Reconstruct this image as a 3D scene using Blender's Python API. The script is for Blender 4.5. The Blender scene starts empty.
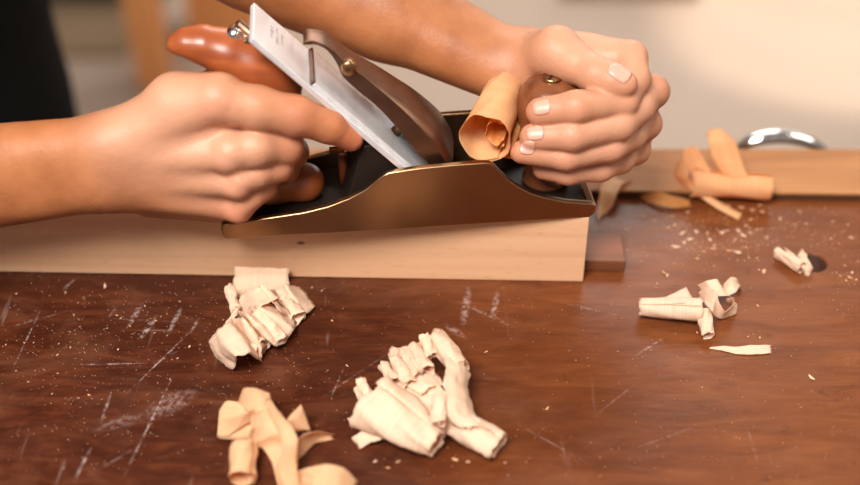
import bpy, bmesh, math, random
import numpy as np
from mathutils import noise as mnoise
from mathutils import Vector, Matrix
random.seed(7); rng=np.random.default_rng(7)
COL=bpy.context.scene.collection
# ------------------------------------------------------------------ camera model (places things in the world from measured points)
F=1194.444; PIT=math.radians(37); D=.796
cp,sp=math.cos(PIT),math.sin(PIT)
C=np.array([0,-D*cp,D*sp]); FW=np.array([0,cp,-sp]); UP=np.array([0,sp,cp]); RT=np.array([1.,0,0])
def ray(u,v): return FW+RT*(u-430)/F+UP*(242.5-v)/F
def PZ(u,v,z=0.):
    d=ray(u,v); return C+d*((z-C[2])/d[2])
def PY(u,v,y):
    d=ray(u,v); return C+d*((y-C[1])/d[1])
BH=.0505                                   # thickness of the planed board
H0=PZ(228,240,BH); T0=PZ(590,218,BH)
EX=(T0-H0)/np.linalg.norm(T0-H0); EY=np.array([-EX[1],EX[0],0]); EZ=np.array([0,0,1.])
def W(x,y,z): return H0+(EX*x+EY*y+EZ*z)/1000
def J(u,v,yl):
    d=ray(u,v); t=((H0+EY*yl/1000-C)@EY)/(d@EY); return C+t*d
def LOC(p): q=np.array(p)-H0; return np.array([q@EX,q@EY,q@EZ])*1000

# ------------------------------------------------------------------ materials
def mat(name): 
    m=bpy.data.materials.new(name); m.use_nodes=True; nt=m.node_tree
    return m,nt,nt.nodes['Principled BSDF']
def N(nt,t,**k):
    n=nt.nodes.new(t)
    for a,b in k.items():
        if a.startswith('i_'): 
            key=a[2:]; key=int(key) if key.isdigit() else key.replace('_',' ')
            n.inputs[key].default_value=b
        else: setattr(n,a,b)
    return n
def simple(name,c,r=.5,metal=0,spec=.5,bump=0,bs=200,coat=0):
    m,nt,p=mat(name); p.inputs['Base Color'].default_value=(*c,1); p.inputs['Roughness'].default_value=r
    p.inputs['Metallic'].default_value=metal; p.inputs['Specular IOR Level'].default_value=spec; p.inputs['Coat Weight'].default_value=coat
    p.inputs['Coat Roughness'].default_value=.12
    if bump:
        tc=N(nt,'ShaderNodeTexCoord'); n=N(nt,'ShaderNodeTexNoise'); n.inputs['Scale'].default_value=bs; n.inputs['Detail'].default_value=4
        b=N(nt,'ShaderNodeBump'); b.inputs['Strength'].default_value=bump; b.inputs['Distance'].default_value=.001
        nt.links.new(tc.outputs['Object'],n.inputs['Vector']); nt.links.new(n.outputs['Fac'],b.inputs['Height']); nt.links.new(b.outputs['Normal'],p.inputs['Normal'])
    return m
def ramp(nt,stops):
    r=N(nt,'ShaderNodeValToRGB'); e=r.color_ramp.elements
    e[0].position,e[0].color=stops[0][0],(*stops[0][1],1); e[1].position,e[1].color=stops[-1][0],(*stops[-1][1],1)
    for s,c in stops[1:-1]: x=e.new(s); x.color=(*c,1)
    return r
def wood(name,stops,scale=(3,60,60),r=.5,coat=0,bump=.15,detail=6,coord='Object'):
    m,nt,p=mat(name); tc=N(nt,'ShaderNodeTexCoord'); mp=N(nt,'ShaderNodeMapping'); mp.inputs['Scale'].default_value=scale
    n=N(nt,'ShaderNodeTexNoise'); n.inputs['Scale'].default_value=1; n.inputs['Detail'].default_value=detail; n.inputs['Roughness'].default_value=.6; n.inputs['Distortion'].default_value=.6
    rp=ramp(nt,stops); L=nt.links.new
    L(tc.outputs[coord],mp.inputs[0]); L(mp.outputs[0],n.inputs['Vector']); L(n.outputs['Fac'],rp.inputs[0]); L(rp.outputs[0],p.inputs['Base Color'])
    p.inputs['Roughness'].default_value=r; p.inputs['Coat Weight'].default_value=coat; p.inputs['Coat Roughness'].default_value=.15
    b=N(nt,'ShaderNodeBump'); b.inputs['Strength'].default_value=bump; b.inputs['Distance'].default_value=.0008
    L(n.outputs['Fac'],b.inputs['Height']); L(b.outputs['Normal'],p.inputs['Normal'])
    return m,nt,p,rp,tc
M={}
# --- skin with redder knuckles / fingertips (attribute 'flush')
def skin():
    m,nt,p=mat('skin'); L=nt.links.new
    a=N(nt,'ShaderNodeAttribute',attribute_name='flush'); tc=N(nt,'ShaderNodeTexCoord')
    n=N(nt,'ShaderNodeTexNoise'); n.inputs['Scale'].default_value=45; n.inputs['Detail'].default_value=5
    L(tc.outputs['Object'],n.inputs['Vector'])
    r=ramp(nt,[(.3,(.32,.105,.035)),(.7,(.45,.165,.062))]); L(n.outputs['Fac'],r.inputs[0])
    mx=N(nt,'ShaderNodeMixRGB'); mx.inputs[2].default_value=(.60,.18,.10,1); L(a.outputs['Fac'],mx.inputs[0]); L(r.outputs[0],mx.inputs[1])
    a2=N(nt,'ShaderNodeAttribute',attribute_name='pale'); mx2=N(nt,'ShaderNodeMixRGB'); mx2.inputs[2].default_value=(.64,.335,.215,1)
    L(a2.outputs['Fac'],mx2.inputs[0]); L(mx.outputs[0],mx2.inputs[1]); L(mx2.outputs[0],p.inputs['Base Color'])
    p.inputs['Roughness'].default_value=.52; p.inputs['Subsurface Weight'].default_value=.15; p.inputs['Subsurface Radius'].default_value=(1,.35,.2); p.inputs['Subsurface Scale'].default_value=.004
    v=N(nt,'ShaderNodeTexVoronoi'); v.inputs['Scale'].default_value=700; L(tc.outputs['Object'],v.inputs['Vector'])
    n2=N(nt,'ShaderNodeTexNoise'); n2.inputs['Scale'].default_value=160; n2.inputs['Detail'].default_value=6; L(tc.outputs['Object'],n2.inputs['Vector'])
    ad=N(nt,'ShaderNodeMath',operation='MULTIPLY_ADD'); ad.inputs[1].default_value=.25; L(v.outputs['Distance'],ad.inputs[0]); L(n2.outputs['Fac'],ad.inputs[2])
    b=N(nt,'ShaderNodeBump'); b.inputs['Strength'].default_value=.35; b.inputs['Distance'].default_value=.001
    L(ad.outputs[0],b.inputs['Height']); L(b.outputs['Normal'],p.inputs['Normal']); return m
M['skin']=skin()
M['nail']=simple('nail',(.66,.34,.255),.36,coat=.1)
M['shirt']=simple('black_cloth',(.005,.005,.0045),.95,spec=.1,bump=.4,bs=500)
M['beech'],nt,p,rp,tc=wood('beech',[(.25,(.68,.37,.20)),(.5,(.77,.45,.26)),(.75,(.83,.51,.31))],(2.5,45,70),.55,bump=.08)
def board_marks():
    global nt,p,rp,tc
    L=nt.links.new
    # medullary flecks
    mp=N(nt,'ShaderNodeMapping'); mp.inputs['Scale'].default_value=(90,500,700); n=N(nt,'ShaderNodeTexNoise'); n.inputs['Scale'].default_value=1; n.inputs['Detail'].default_value=2
    L(tc.outputs['Object'],mp.inputs[0]); L(mp.outputs[0],n.inputs['Vector'])
    r2=ramp(nt,[(.60,(1,1,1)),(.72,(.80,.72,.62))]); L(n.outputs['Fac'],r2.inputs[0])
    mx=N(nt,'ShaderNodeMixRGB',blend_type='MULTIPLY'); mx.inputs[0].default_value=.6; L(rp.outputs[0],mx.inputs[1]); L(r2.outputs[0],mx.inputs[2])
    k=N(nt,'ShaderNodeMapping',vector_type='TEXTURE'); k.inputs['Location'].default_value=KNOT; k.inputs['Scale'].default_value=(.0035,.006,.0018)
    ln=N(nt,'ShaderNodeVectorMath',operation='LENGTH'); L(tc.outputs['Object'],k.inputs[0]); L(k.outputs[0],ln.inputs[0])
    r3=ramp(nt,[(.35,(.22,.10,.05)),(1,(1,1,1))]); L(ln.outputs['Value'],r3.inputs[0])
    m3=N(nt,'ShaderNodeMixRGB',blend_type='MULTIPLY'); m3.inputs[0].default_value=.9; L(mx.outputs[0],m3.inputs[1]); L(r3.outputs[0],m3.inputs[2]); L(m3.outputs[0],p.inputs['Base Color'])
M['rail'],*_=wood('rail_wood',[(.3,(.30,.115,.035)),(.55,(.41,.175,.058)),(.8,(.50,.235,.085))],(6,60,60),.65,coat=0,bump=.2)
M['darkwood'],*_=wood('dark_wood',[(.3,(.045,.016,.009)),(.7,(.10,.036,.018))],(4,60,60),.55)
M['block'],*_=wood('stop_wood',[(.3,(.11,.034,.014)),(.7,(.22,.075,.028))],(8,90,60),.55)
M['tote'],*_=wood('bubinga',[(.3,(.21,.043,.012)),(.55,(.34,.082,.022)),(.8,(.45,.13,.037))],(10,60,60),.36,coat=.12,bump=.03)
M['knob'],*_=wood('knob_wood',[(.3,(.13,.035,.012)),(.7,(.26,.085,.03))],(60,60,10),.25,coat=.4,bump=.03)
M['orangewood'],*_=wood('orange_wood',[(.3,(.72,.27,.08)),(.7,(.82,.36,.13))],(30,30,3),.5)
def shaving_mat(name,a,b,tr,trans=.3):
    m,nt,p=mat(name); L=nt.links.new; tc=N(nt,'ShaderNodeTexCoord'); at=N(nt,'ShaderNodeAttribute',attribute_name='grain')
    mp=N(nt,'ShaderNodeMapping'); mp.inputs['Scale'].default_value=(40,900,1)
    n=N(nt,'ShaderNodeTexNoise'); n.inputs['Scale'].default_value=1; n.inputs['Detail'].default_value=4
    L(at.outputs['Vector'],mp.inputs[0]); L(mp.outputs[0],n.inputs['Vector']); r=ramp(nt,[(.3,a),(.7,b)]); L(n.outputs['Fac'],r.inputs[0]); L(r.outputs[0],p.inputs['Base Color'])
    p.inputs['Roughness'].default_value=.6; p.inputs['Specular IOR Level'].default_value=.3
    t=N(nt,'ShaderNodeBsdfTranslucent'); t.inputs[0].default_value=(*tr,1); ms=N(nt,'ShaderNodeMixShader'); ms.inputs[0].default_value=trans
    bp=N(nt,'ShaderNodeBump'); bp.inputs['Strength'].default_value=.4; bp.inputs['Distance'].default_value=.0004; L(n.outputs['Fac'],bp.inputs['Height']); L(bp.outputs['Normal'],p.inputs['Normal'])
    L(p.outputs[0],ms.inputs[1]); L(t.outputs[0],ms.inputs[2]); L(ms.outputs[0],nt.nodes['Material Output'].inputs[0]); return m
M['shave']=shaving_mat('pale_shaving',(.83,.60,.42),(.93,.73,.56),(.98,.60,.33))
M['shave_w']=shaving_mat('warm_shaving',(.82,.55,.30),(.91,.66,.41),(.98,.50,.16),.42)
M['shave_m']=shaving_mat('amber_shaving',(.84,.54,.25),(.92,.65,.36),(1.0,.50,.13),.5)
M['shave_o']=shaving_mat('orange_shaving',(.70,.33,.10),(.80,.42,.15),(.95,.45,.12),.4)
M['bronze']=None
def brushed(name,c1,c2,rough,sc,metal=1.):
    m,nt,p=mat(name); L=nt.links.new; tc=N(nt,'ShaderNodeTexCoord'); mp=N(nt,'ShaderNodeMapping'); mp.inputs['Scale'].default_value=sc
    n=N(nt,'ShaderNodeTexNoise'); n.inputs['Scale'].default_value=1; n.inputs['Detail'].default_value=5
    L(tc.outputs['Object'],mp.inputs[0]); L(mp.outputs[0],n.inputs['Vector']); r=ramp(nt,[(.3,c1),(.7,c2)]); L(n.outputs['Fac'],r.inputs[0]); L(r.outputs[0],p.inputs['Base Color'])
    mr=N(nt,'ShaderNodeMapRange'); mr.inputs['To Min'].default_value=rough*.8; mr.inputs['To Max'].default_value=rough*1.3; L(n.outputs['Fac'],mr.inputs['Value']); L(mr.outputs[0],p.inputs['Roughness'])
    p.inputs['Metallic'].default_value=metal; return m
M['bronze']=brushed('bronze',(.36,.21,.11),(.39,.23,.12),.3,(30,30,30))
M['bronze_dark']=brushed('bronze_brown',(.18,.10,.065),(.26,.15,.10),.38,(60,60,60))
M['steel']=brushed('bright_steel',(.84,.84,.86),(.90,.90,.92),.42,(300,20,20),.55)
M['steel_edge']=brushed('steel_edge',(.55,.50,.42),(.75,.70,.6),.35,(300,20,20))
M['brass']=simple('brass',(.78,.48,.14),.25,1)
M['chrome']=simple('chrome',(.85,.84,.82),.12,1)
M['japan']=simple('black_japanning',(.018,.011,.008),.5,0,.2,bump=.2,bs=300)
M['rough_iron']=simple('rough_iron',(.05,.03,.022),.5,.6,bump=.8,bs=700)

# ------------------------------------------------------------------ object helpers
def tag(o,label=None,cat=None,group=None,kind=None):
    if label: o['label']=label
    if cat: o['category']=cat
    if group: o['group']=group
    if kind: o['kind']=kind
    return o
def link(name,me,m=None,parent=None,smooth=True):
    o=bpy.data.objects.new(name,me); COL.objects.link(o)
    if m is not None:
        for x in (m if isinstance(m,(list,tuple)) else [m]): me.materials.append(x)
    if smooth: me.polygons.foreach_set('use_smooth',[True]*len(me.polygons))
    if parent is not None: o.parent=parent; o.matrix_parent_inverse=parent.matrix_basis.inverted()
    return o
def empty(name,loc,label,cat,group=None):
    o=bpy.data.objects.new(name,None); COL.objects.link(o); o.location=loc; o.empty_display_size=.02; return tag(o,label,cat,group)
def recenter(o,p):
    """give a world-coordinate mesh an origin at p"""
    p=Vector(p); o.data.transform(Matrix.Translation(-p)); o.location=p
def mesh(v,f):
    me=bpy.data.meshes.new('m'); me.from_pydata([tuple(map(float,x)) for x in v],[],f); me.validate(); me.update(); return me
def bevel(o,w=.001,seg=2,ang=35):
    b=o.modifiers.new('bevel','BEVEL'); b.width=w; b.segments=seg; b.limit_method='ANGLE'; b.angle_limit=math.radians(ang); b.harden_normals=False
    try:
        for pl in o.data.polygons: pl.use_smooth=True
        s=o.modifiers.new('wn','WEIGHTED_NORMAL'); s.keep_sharp=True
    except Exception: pass
    return o
def boxmesh(x0,x1,y0,y1,z0,z1,fr=None):
    v=[(x,y,z) for x in (x0,x1) for y in (y0,y1) for z in (z0,z1)]
    f=[(0,1,3,2),(4,6,7,5),(0,4,5,1),(2,3,7,6),(0,2,6,4),(1,5,7,3)]
    if fr: v=[fr(*q) for q in v]
    return mesh(v,f)
def prism(poly,y0,y1,fr=W):
    """poly of (x,z) in plane frame extruded in y"""
    n=len(poly); v=[fr(x,y0,z) for x,z in poly]+[fr(x,y1,z) for x,z in poly]
    f=[tuple(range(n)),tuple(range(2*n-1,n-1,-1))]+[((i+1)%n,i,i+n,(i+1)%n+n) for i in range(n)]
    return mesh(v,f)
def merge(*ms):
    bm=bmesh.new()
    for m in ms: bm.from_mesh(m)
    bmesh.ops.recalc_face_normals(bm,faces=bm.faces); me=bpy.data.meshes.new('m'); bm.to_mesh(me); return me
def fixn(me):
    bm=bmesh.new(); bm.from_mesh(me); bmesh.ops.recalc_face_normals(bm,faces=bm.faces); bm.to_mesh(me); bm.free(); return me
def cr(pts,n):
    """Catmull-Rom through points"""
    P=np.array(pts,float); Q=np.vstack([2*P[0]-P[1],P,2*P[-1]-P[-2]]); out=[]
    for i in range(1,len(Q)-2):
        for t in np.linspace(0,1,n,endpoint=False):
            a,b,c,d=Q[i-1:i+3]; out.append(.5*((2*b)+(c-a)*t+(2*a-5*b+4*c-d)*t*t+(3*b-a-3*c+d)*t**3))
    out.append(P[-1]); return np.array(out)
def tube(pts,rs,seg=16,caps=True):
    P=np.array(pts,float); n=len(P); rs=np.broadcast_to(rs,(n,)); v=[];f=[]
    T=np.gradient(P,axis=0); T/=np.linalg.norm(T,axis=1)[:,None]+1e-12
    u=np.cross(T[0],[0,0,1]); 
    if np.linalg.norm(u)<.1: u=np.cross(T[0],[0,1,0])
    for i in range(n):
        u=u-T[i]*(u@T[i]); u/=np.linalg.norm(u); w=np.cross(T[i],u)
        for k in range(seg):
            a=2*math.pi*k/seg; v.append(P[i]+rs[i]*(math.cos(a)*u+math.sin(a)*w))
    for i in range(n-1):
        for k in range(seg): f.append((i*seg+k,i*seg+(k+1)%seg,(i+1)*seg+(k+1)%seg,(i+1)*seg+k))
    if caps: f.append(tuple(range(seg))[::-1]); f.append(tuple((n-1)*seg+k for k in range(seg)))
    return mesh(v,f)
def lathe(prof,c,axis=(0,0,1),seg=32,squash=1.):
    """prof (r,h) along axis from c, metres"""
    A=Vector(axis).normalized(); q=Vector((0,0,1)).rotation_difference(A).to_matrix(); v=[];f=[]
    for r,h in prof:
        for k in range(seg):
            a=2*math.pi*k/seg; p=q@Vector((r*math.cos(a),r*math.sin(a)*squash,h)); v.append(np.array(p)+np.array(c))
    n=len(prof)
    for i in range(n-1):
        for k in range(seg): f.append((i*seg+k,i*seg+(k+1)%seg,(i+1)*seg+(k+1)%seg,(i+1)*seg+k))
    f.append(tuple(range(seg))[::-1]); f.append(tuple((n-1)*seg+k for k in range(seg)))
    return mesh(v,f)

# ------------------------------------------------------------------ organic surfaces: blended tapered limbs meshed on a lattice
def smin(a,b,k):
    h=np.maximum(k-np.abs(a-b),0)/k; return np.minimum(a,b)-h*h*k*.25
def cone(P,c):
    a,b,ra,rb=c; ab=b-a; L=ab@ab
    t=np.clip(((P-a)@ab)/(L+1e-12),0,1) if L>1e-12 else np.zeros(len(P))
    return np.linalg.norm(P-a-t[:,None]*ab,axis=1)-(ra+(rb-ra)*t)
def field(P,groups,lo=None,hi=None):
    """groups: list of (cones, k_inside, k_join)"""
    d=np.full(len(P),.05)
    for cones,k,kj in groups:
        g=None
        for c in cones:
            if lo is not None:
                m=max(c[2],c[3])+.02; mn=np.minimum(c[0],c[1])-m; mx=np.maximum(c[0],c[1])+m
                if (mx<lo).any() or (mn>hi).any(): continue
            e=cone(P,c); g=e if g is None else smin(g,e,k)
        if g is not None: d=smin(d,g,kj)
    return d
def blob(groups,h,nb=24,carve=None):
    cs=[c for g in groups for c in g[0]]
    lo=np.min([np.minimum(c[0],c[1])-max(c[2],c[3]) for c in cs],axis=0)-.004; hi=np.max([np.maximum(c[0],c[1])+max(c[2],c[3]) for c in cs],axis=0)+.004
    nbx=np.ceil((hi-lo)/(h*nb)).astype(int); keys=[];pos=[];quads=[]
    G=np.arange(-1,nb+1); B=1<<20
    for bi in range(nbx[0]):
     for bj in range(nbx[1]):
      for bk in range(nbx[2]):
        b0=np.array([bi,bj,bk])*nb; o=lo+b0*h; cen=o+nb*h/2; half=nb*h*.5*1.8+.006
        if not any(cone(cen[None],c)[0]<half for c in cs): continue
        X,Y,Z=np.meshgrid(G,G,G,indexing='ij'); P=np.stack([X,Y,Z],-1).reshape(-1,3)*h+o
        v=field(P,groups,P.min(0),P.max(0))
        if carve is not None: v=carve(P,v)
        v=v.reshape(nb+2,nb+2,nb+2); s=v<0
        if s.all() or not s.any(): continue
        n=nb+1; acc=np.zeros((n,n,n,3)); cnt=np.zeros((n,n,n))
        for ax in range(3):
            for p in (0,1):
                for q in (0,1):
                    o1=[0,0,0]; oth=[a for a in range(3) if a!=ax]; o1[oth[0]]=p; o1[oth[1]]=q; o2=list(o1); o2[ax]=1
                    A=v[o1[0]:o1[0]+n,o1[1]:o1[1]+n,o1[2]:o1[2]+n]; Bv=v[o2[0]:o2[0]+n,o2[1]:o2[1]+n,o2[2]:o2[2]+n]
                    cr_=(A<0)!=(Bv<0); t=np.where(cr_,A/(A-Bv+1e-20),0)
                    off=np.zeros((n,n,n,3)); off[...,ax]=t; off[...,oth[0]]=p; off[...,oth[1]]=q
                    acc+=off*cr_[...,None]; cnt+=cr_
        m=cnt>0; idx=np.argwhere(m); pp=(acc[m]/cnt[m][:,None]+idx-1)*h+o
        g=idx-1+b0+4; keys.append((g[:,0]*B+g[:,1])*B+g[:,2]); pos.append(pp)
        for ax in range(3):
            oth=[(ax+1)%3,(ax+2)%3]
            A=s[1:nb+1,1:nb+1,1:nb+1]; sl=[slice(1,nb+1)]*3; sl[ax]=slice(2,nb+2); Bs=s[tuple(sl)]
            e=np.argwhere(A!=Bs); 
            if not len(e): continue
            fl=A[tuple(e.T)]; g=e+b0+4
            def key(d1,d2):
                q=g.copy(); q[:,oth[0]]-=d1; q[:,oth[1]]-=d2; return (q[:,0]*B+q[:,1])*B+q[:,2]
            K=np.stack([key(1,1),key(0,1),key(0,0),key(1,0)],1)
            K[~fl]=K[~fl][:,::-1]; quads.append(K)
    keys=np.concatenate(keys); pos=np.concatenate(pos); quads=np.concatenate(quads)
    uk,ui=np.unique(keys,return_index=True); V=pos[ui]; Q=np.searchsorted(uk,quads)
    # pull the points onto the exact surface
    for _ in range(1):
        e=h*.5; out=V.copy()
        order=np.lexsort((V[:,2]//.03,V[:,1]//.03,V[:,0]//.03)); 
        for s0 in range(0,len(V),6000):
            ii=order[s0:s0+6000]; P=V[ii]; a,b=P.min(0)-.002,P.max(0)+.002
            f=lambda X:(field(X,groups,a,b) if carve is None else carve(X,field(X,groups,a,b)))
            d=f(P); g=np.stack([f(P+np.eye(3)[k]*e)-f(P-np.eye(3)[k]*e) for k in range(3)],1)/(2*e)
            out[ii]=P-np.clip(d,-h,h)[:,None]*g/np.maximum((g*g).sum(1),.3)[:,None]
        V=out
    me=bpy.data.meshes.new('m'); me.from_pydata(V.tolist(),[],Q.tolist()); me.update(); return me,V

# ------------------------------------------------------------------ bench
def bench():
    root=empty('workbench',(0,-.1,-.9),'dark reddish-brown varnished workbench with scratched top under everything','workbench')
    xs,y0=.95,-.50
    yb=lambda x:.0555-.0233*x+.0008       # rear edge of the top, slightly skewed
    v=[(-xs,y0,0),(xs,y0,0),(xs,yb(xs)-.0015,0),(-xs,yb(-xs)-.0015,0)]; v+=[(a,b,-.05) for a,b,_ in v]
    me=mesh(v,[(0,1,2,3),(7,6,5,4),(0,4,5,1),(1,5,6,2),(2,6,7,3),(3,7,4,0)])
    top=link('bench_top',me,M['bench'],root,False)
    hc=PZ(811,262,0); cut=link('c',lathe([(.0098,-.049),(.0098,-.0012),(.0112,.0004),(.0112,.02)],(hc[0],hc[1],0),seg=48))
    b=top.modifiers.new('b','BOOLEAN'); b.object=cut; b.operation='DIFFERENCE'; b.solver='EXACT'
    dg=bpy.context.evaluated_depsgraph_get(); me2=bpy.data.meshes.new_from_object(top.evaluated_get(dg)); top.modifiers.clear(); top.data=me2
    bpy.data.objects.remove(cut,do_unlink=True)
    me2.materials.append(M['darkwood']) if len(me2.materials)<2 else None  # hole walls coloured dark to stand for the shade inside
    for pl in me2.polygons:
        if pl.center.z<-.002 and math.hypot(pl.center.x-hc[0],pl.center.y-hc[1])<.0105: pl.material_index=len(me2.materials)-1
    for x in (-.8,.8):
        for y in (-.42,-.02):
            link('leg',boxmesh(x-.045,x+.045,y-.045,y+.045,-.9,-.05),M['darkwood'],root,False)
    link('apron',boxmesh(-.755,.755,-.46,-.435,-.17,-.05),M['darkwood'],root,False)
    link('apron',boxmesh(-.755,.755,-.03,-.005,-.17,-.05),M['darkwood'],root,False)
    # rear strip, its front-face shade put in as a separate dark wood layer
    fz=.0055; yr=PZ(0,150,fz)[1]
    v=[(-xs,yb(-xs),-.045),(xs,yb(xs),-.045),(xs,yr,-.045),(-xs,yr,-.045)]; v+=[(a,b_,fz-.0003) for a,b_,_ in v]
    link('strip_shaded_front',mesh([(a,b_,min(c,0.0045)) for a,b_,c in v],[(3,2,1,0),(4,5,6,7),(0,1,5,4),(1,2,6,5),(2,3,7,6),(3,0,4,7)]),M['darkwood'],root,False)
    v=[(-xs,yb(-xs)-.001,.0046),(xs,yb(xs)-.001,.0046),(xs,yr,.0046),(-xs,yr,.0046)]; v+=[(a,b_,.0062) for a,b_,_ in v]
    o=link('light_strip',mesh(v,[(3,2,1,0),(4,5,6,7),(0,1,5,4),(1,2,6,5),(2,3,7,6),(3,0,4,7)]),M['rail'],root,False); o['label']='lighter orange-brown strip along the rear edge'
    return hc
def benchmat():
    m,nt,p=mat('bench_varnish'); L=nt.links.new; tc=N(nt,'ShaderNodeTexCoord')
    def noise(sc,scale=1,detail=5,rough=.6,dist=0,rot=0):
        mp=N(nt,'ShaderNodeMapping'); mp.inputs['Scale'].default_value=sc; mp.inputs['Rotation'].default_value=(0,0,rot)
        n=N(nt,'ShaderNodeTexNoise'); n.inputs['Scale'].default_value=scale; n.inputs['Detail'].default_value=detail; n.inputs['Roughness'].default_value=rough; n.inputs['Distortion'].default_value=dist
        L(tc.outputs['Object'],mp.inputs[0]); L(mp.outputs[0],n.inputs['Vector']); return n.outputs['Fac']
    def mix(a,b,f,mode='MIX'):
        x=N(nt,'ShaderNodeMixRGB',blend_type=mode)
        for i,q in ((0,f),(1,a),(2,b)):
            if hasattr(q,'is_output') or hasattr(q,'node'): L(q,x.inputs[i])
            else: x.inputs[i].default_value=q
        return x.outputs[0]
    def mr(f,a,b,c=0,d=1):
        x=N(nt,'ShaderNodeMapRange'); x.inputs[1].default_value=a; x.inputs[2].default_value=b; x.inputs[3].default_value=c; x.inputs[4].default_value=d; L(f,x.inputs[0]); return x.outputs[0]
    def mul(a,b,op='MULTIPLY'):
        x=N(nt,'ShaderNodeMath',operation=op)
        for i,q in ((0,a),(1,b)):
            if isinstance(q,(int,float)): x.inputs[i].default_value=q
            else: L(q,x.inputs[i])
        return x.outputs[0]
    g1=ramp(nt,[(.28,(.024,.005,.0022)),(.5,(.058,.0135,.0055)),(.75,(.125,.034,.013))]); L(noise((26,110,1),1,9,.72,.8),g1.inputs[0])
    g2=ramp(nt,[(.28,(.10,.027,.007)),(.5,(.165,.046,.0125)),(.75,(.235,.074,.021))]); L(noise((16,90,1),1,9,.70,.8),g2.inputs[0])
    sx=N(nt,'ShaderNodeSeparateXYZ'); L(tc.outputs['Object'],sx.inputs[0])
    side=mul(mul(sx.outputs['X'],mul(noise((7,10,1),1,3),.45,'MULTIPLY'),'ADD'),0,'ADD')
    col=mix(g1.outputs[0],g2.outputs[0],mr(side,.17,.40))      # bright reflection on the right half painted in as lighter, redder colour
    worn=mr(noise((11,20,1),1,6,.7,1.2),.50,.70,0,.35); col=mix(col,(.19,.072,.036,1),worn)
    spots=mr(noise((55,80,1),1,5,.6),.62,.74,0,.5); col=mix(col,(.03,.010,.006,1),spots)
    # fine chalky rub marks, mostly to the left
    leftm=mr(sx.outputs['X'],-.02,.16,1,.25)
    s1=mr(noise((150,14,1),1,3,.5,.3,-.95),.66,.76); s2=mr(noise((18,150,1),1,3,.5,.3,.25),.68,.78); s3=mr(noise((12,14,1),1,2),.45,.62)
    sm=mul(mul(mul(s1,s2,'MAXIMUM'),s3),leftm)
    col=mix(col,(.42,.30,.27,1),mul(sm,.45))
    grit=mr(noise((700,700,1),1,2,.5),.70,.80); patch=mr(noise((16,22,1),1,4,.6,.5),.5,.7,.05,1)
    col=mix(col,(.62,.47,.40,1),mul(mul(grit,patch),.6))
    # individual scratches (pixel ends measured on the photo)
    SC=[((118,402),(200,322),1.3,.7),((122,480),(175,372),1.4,.8),((72,485),(92,446),2,.8),((126,330),(143,302),3.5,.8),((138,342),(158,314),3.5,.9),((166,338),(182,306),3,.8),((190,334),(200,316),2,.6),((60,292),(80,275),2,.6),((108,318),(118,306),2,.5),
        ((75,365),(150,363),1.5,.6),((10,375),(45,300),1.2,.5),((100,425),(112,390),2,.5),((150,365),(180,350),1.5,.5),((85,478),(140,445),1.2,.4),((462,330),(470,282),5,.55),((492,322),(498,290),4,.65),((440,322),(470,340),5,.35),((510,420),(600,470),1,.3),((632,358),(668,335),1.6,.6),
        ((330,400),(345,365),1.2,.5),((318,400),(390,352),1.2,.35),((590,420),(640,380),1.2,.3),((455,300),(520,330),3,.3),((140,420),(200,388),14,.35),((90,430),(150,415),8,.3),((745,420),(760,470),1.5,.25),((630,450),(700,425),1.3,.3),((0,330),(70,310),1.5,.4),((100,318),(190,322),1.2,.3),((550,300),(640,320),2,.2)]
    wob=noise((300,300,1),1,3); tot=None
    for (a,b,wd,st) in SC:
        A=PZ(*a); B_=PZ(*b); c=(A+B_)/2; dv=B_-A; ln=np.linalg.norm(dv)/2; ang=math.atan2(dv[1],dv[0])
        mp=N(nt,'ShaderNodeMapping',vector_type='TEXTURE'); mp.inputs['Location'].default_value=(c[0],c[1],0); mp.inputs['Rotation'].default_value=(0,0,ang); mp.inputs['Scale'].default_value=(ln,wd*.00065,1)
        L(tc.outputs['Object'],mp.inputs[0]); le=N(nt,'ShaderNodeVectorMath',operation='LENGTH'); L(mp.outputs[0],le.inputs[0])
        k=mr(le.outputs['Value'],.2,1,st*.75,0); tot=k if tot is None else mul(tot,k,'MAXIMUM')
    col=mix(col,(.60,.47,.44,1),mul(tot,mr(wob,.42,.6,0,1)))
    L(col,p.inputs['Base Color'])
    L(mr(noise((14,30,1),1,5,.6),.3,.7,.26,.46),p.inputs['Roughness']); p.inputs['Specular IOR Level'].default_value=.2
    b=N(nt,'ShaderNodeBump'); b.inputs['Strength'].default_value=.35; b.inputs['Distance'].default_value=.0006; L(noise((60,220,1),1,6,.7,.5),b.inputs['Height']); L(b.outputs['Normal'],p.inputs['Normal'])
    return m
M['bench']=benchmat()
HOLE=bench()
# ------------------------------------------------------------------ board being planed and the stop behind it
bl=PZ(0,272,0); br=PZ(583,282,0); bd=(br-bl)/np.linalg.norm(br-bl); bn=np.array([-bd[1],bd[0],0]); org=br.copy()
def BD(x,y,z): return org+bd*x+bn*y+np.array([0,0,z])
kp=None
def ray_board(u,v):
    d=ray(u,v); t=((org-C)@bn)/(d@bn); q=C+t*d-org; return (float(q@bd),0.,float(q[2]))
KNOT=ray_board(301,243); board_marks()
me=boxmesh(-.62,0,0,.052,.0002,BH)
bo=link('planed_board',me,M['beech'],None,False); bo.location=org; bo.rotation_euler=(0,0,math.atan2(bd[1],bd[0])); bevel(bo,.0006,2)
tag(bo,'pale beech board on edge lying under the hand plane','board')
a=PZ(584,263,0); b=PZ(625,272,0); c0=PZ(625,232,.012)
def ST(x,y,z): return BD(x,y,z)
x0,x1=.0006,float((PZ(624,270,0)-org)@bd); yb=float((PZ(624,272,0)-org)@bn); yt=float((PZ(620,233,.009)-org)@bn)
st=link('bench_stop',boxmesh(x0,x1,yb,yt,.0002,.009,ST),M['block'],None,False); recenter(st,ST(x0,yb,0)); bevel(st,.0006,1)
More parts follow.
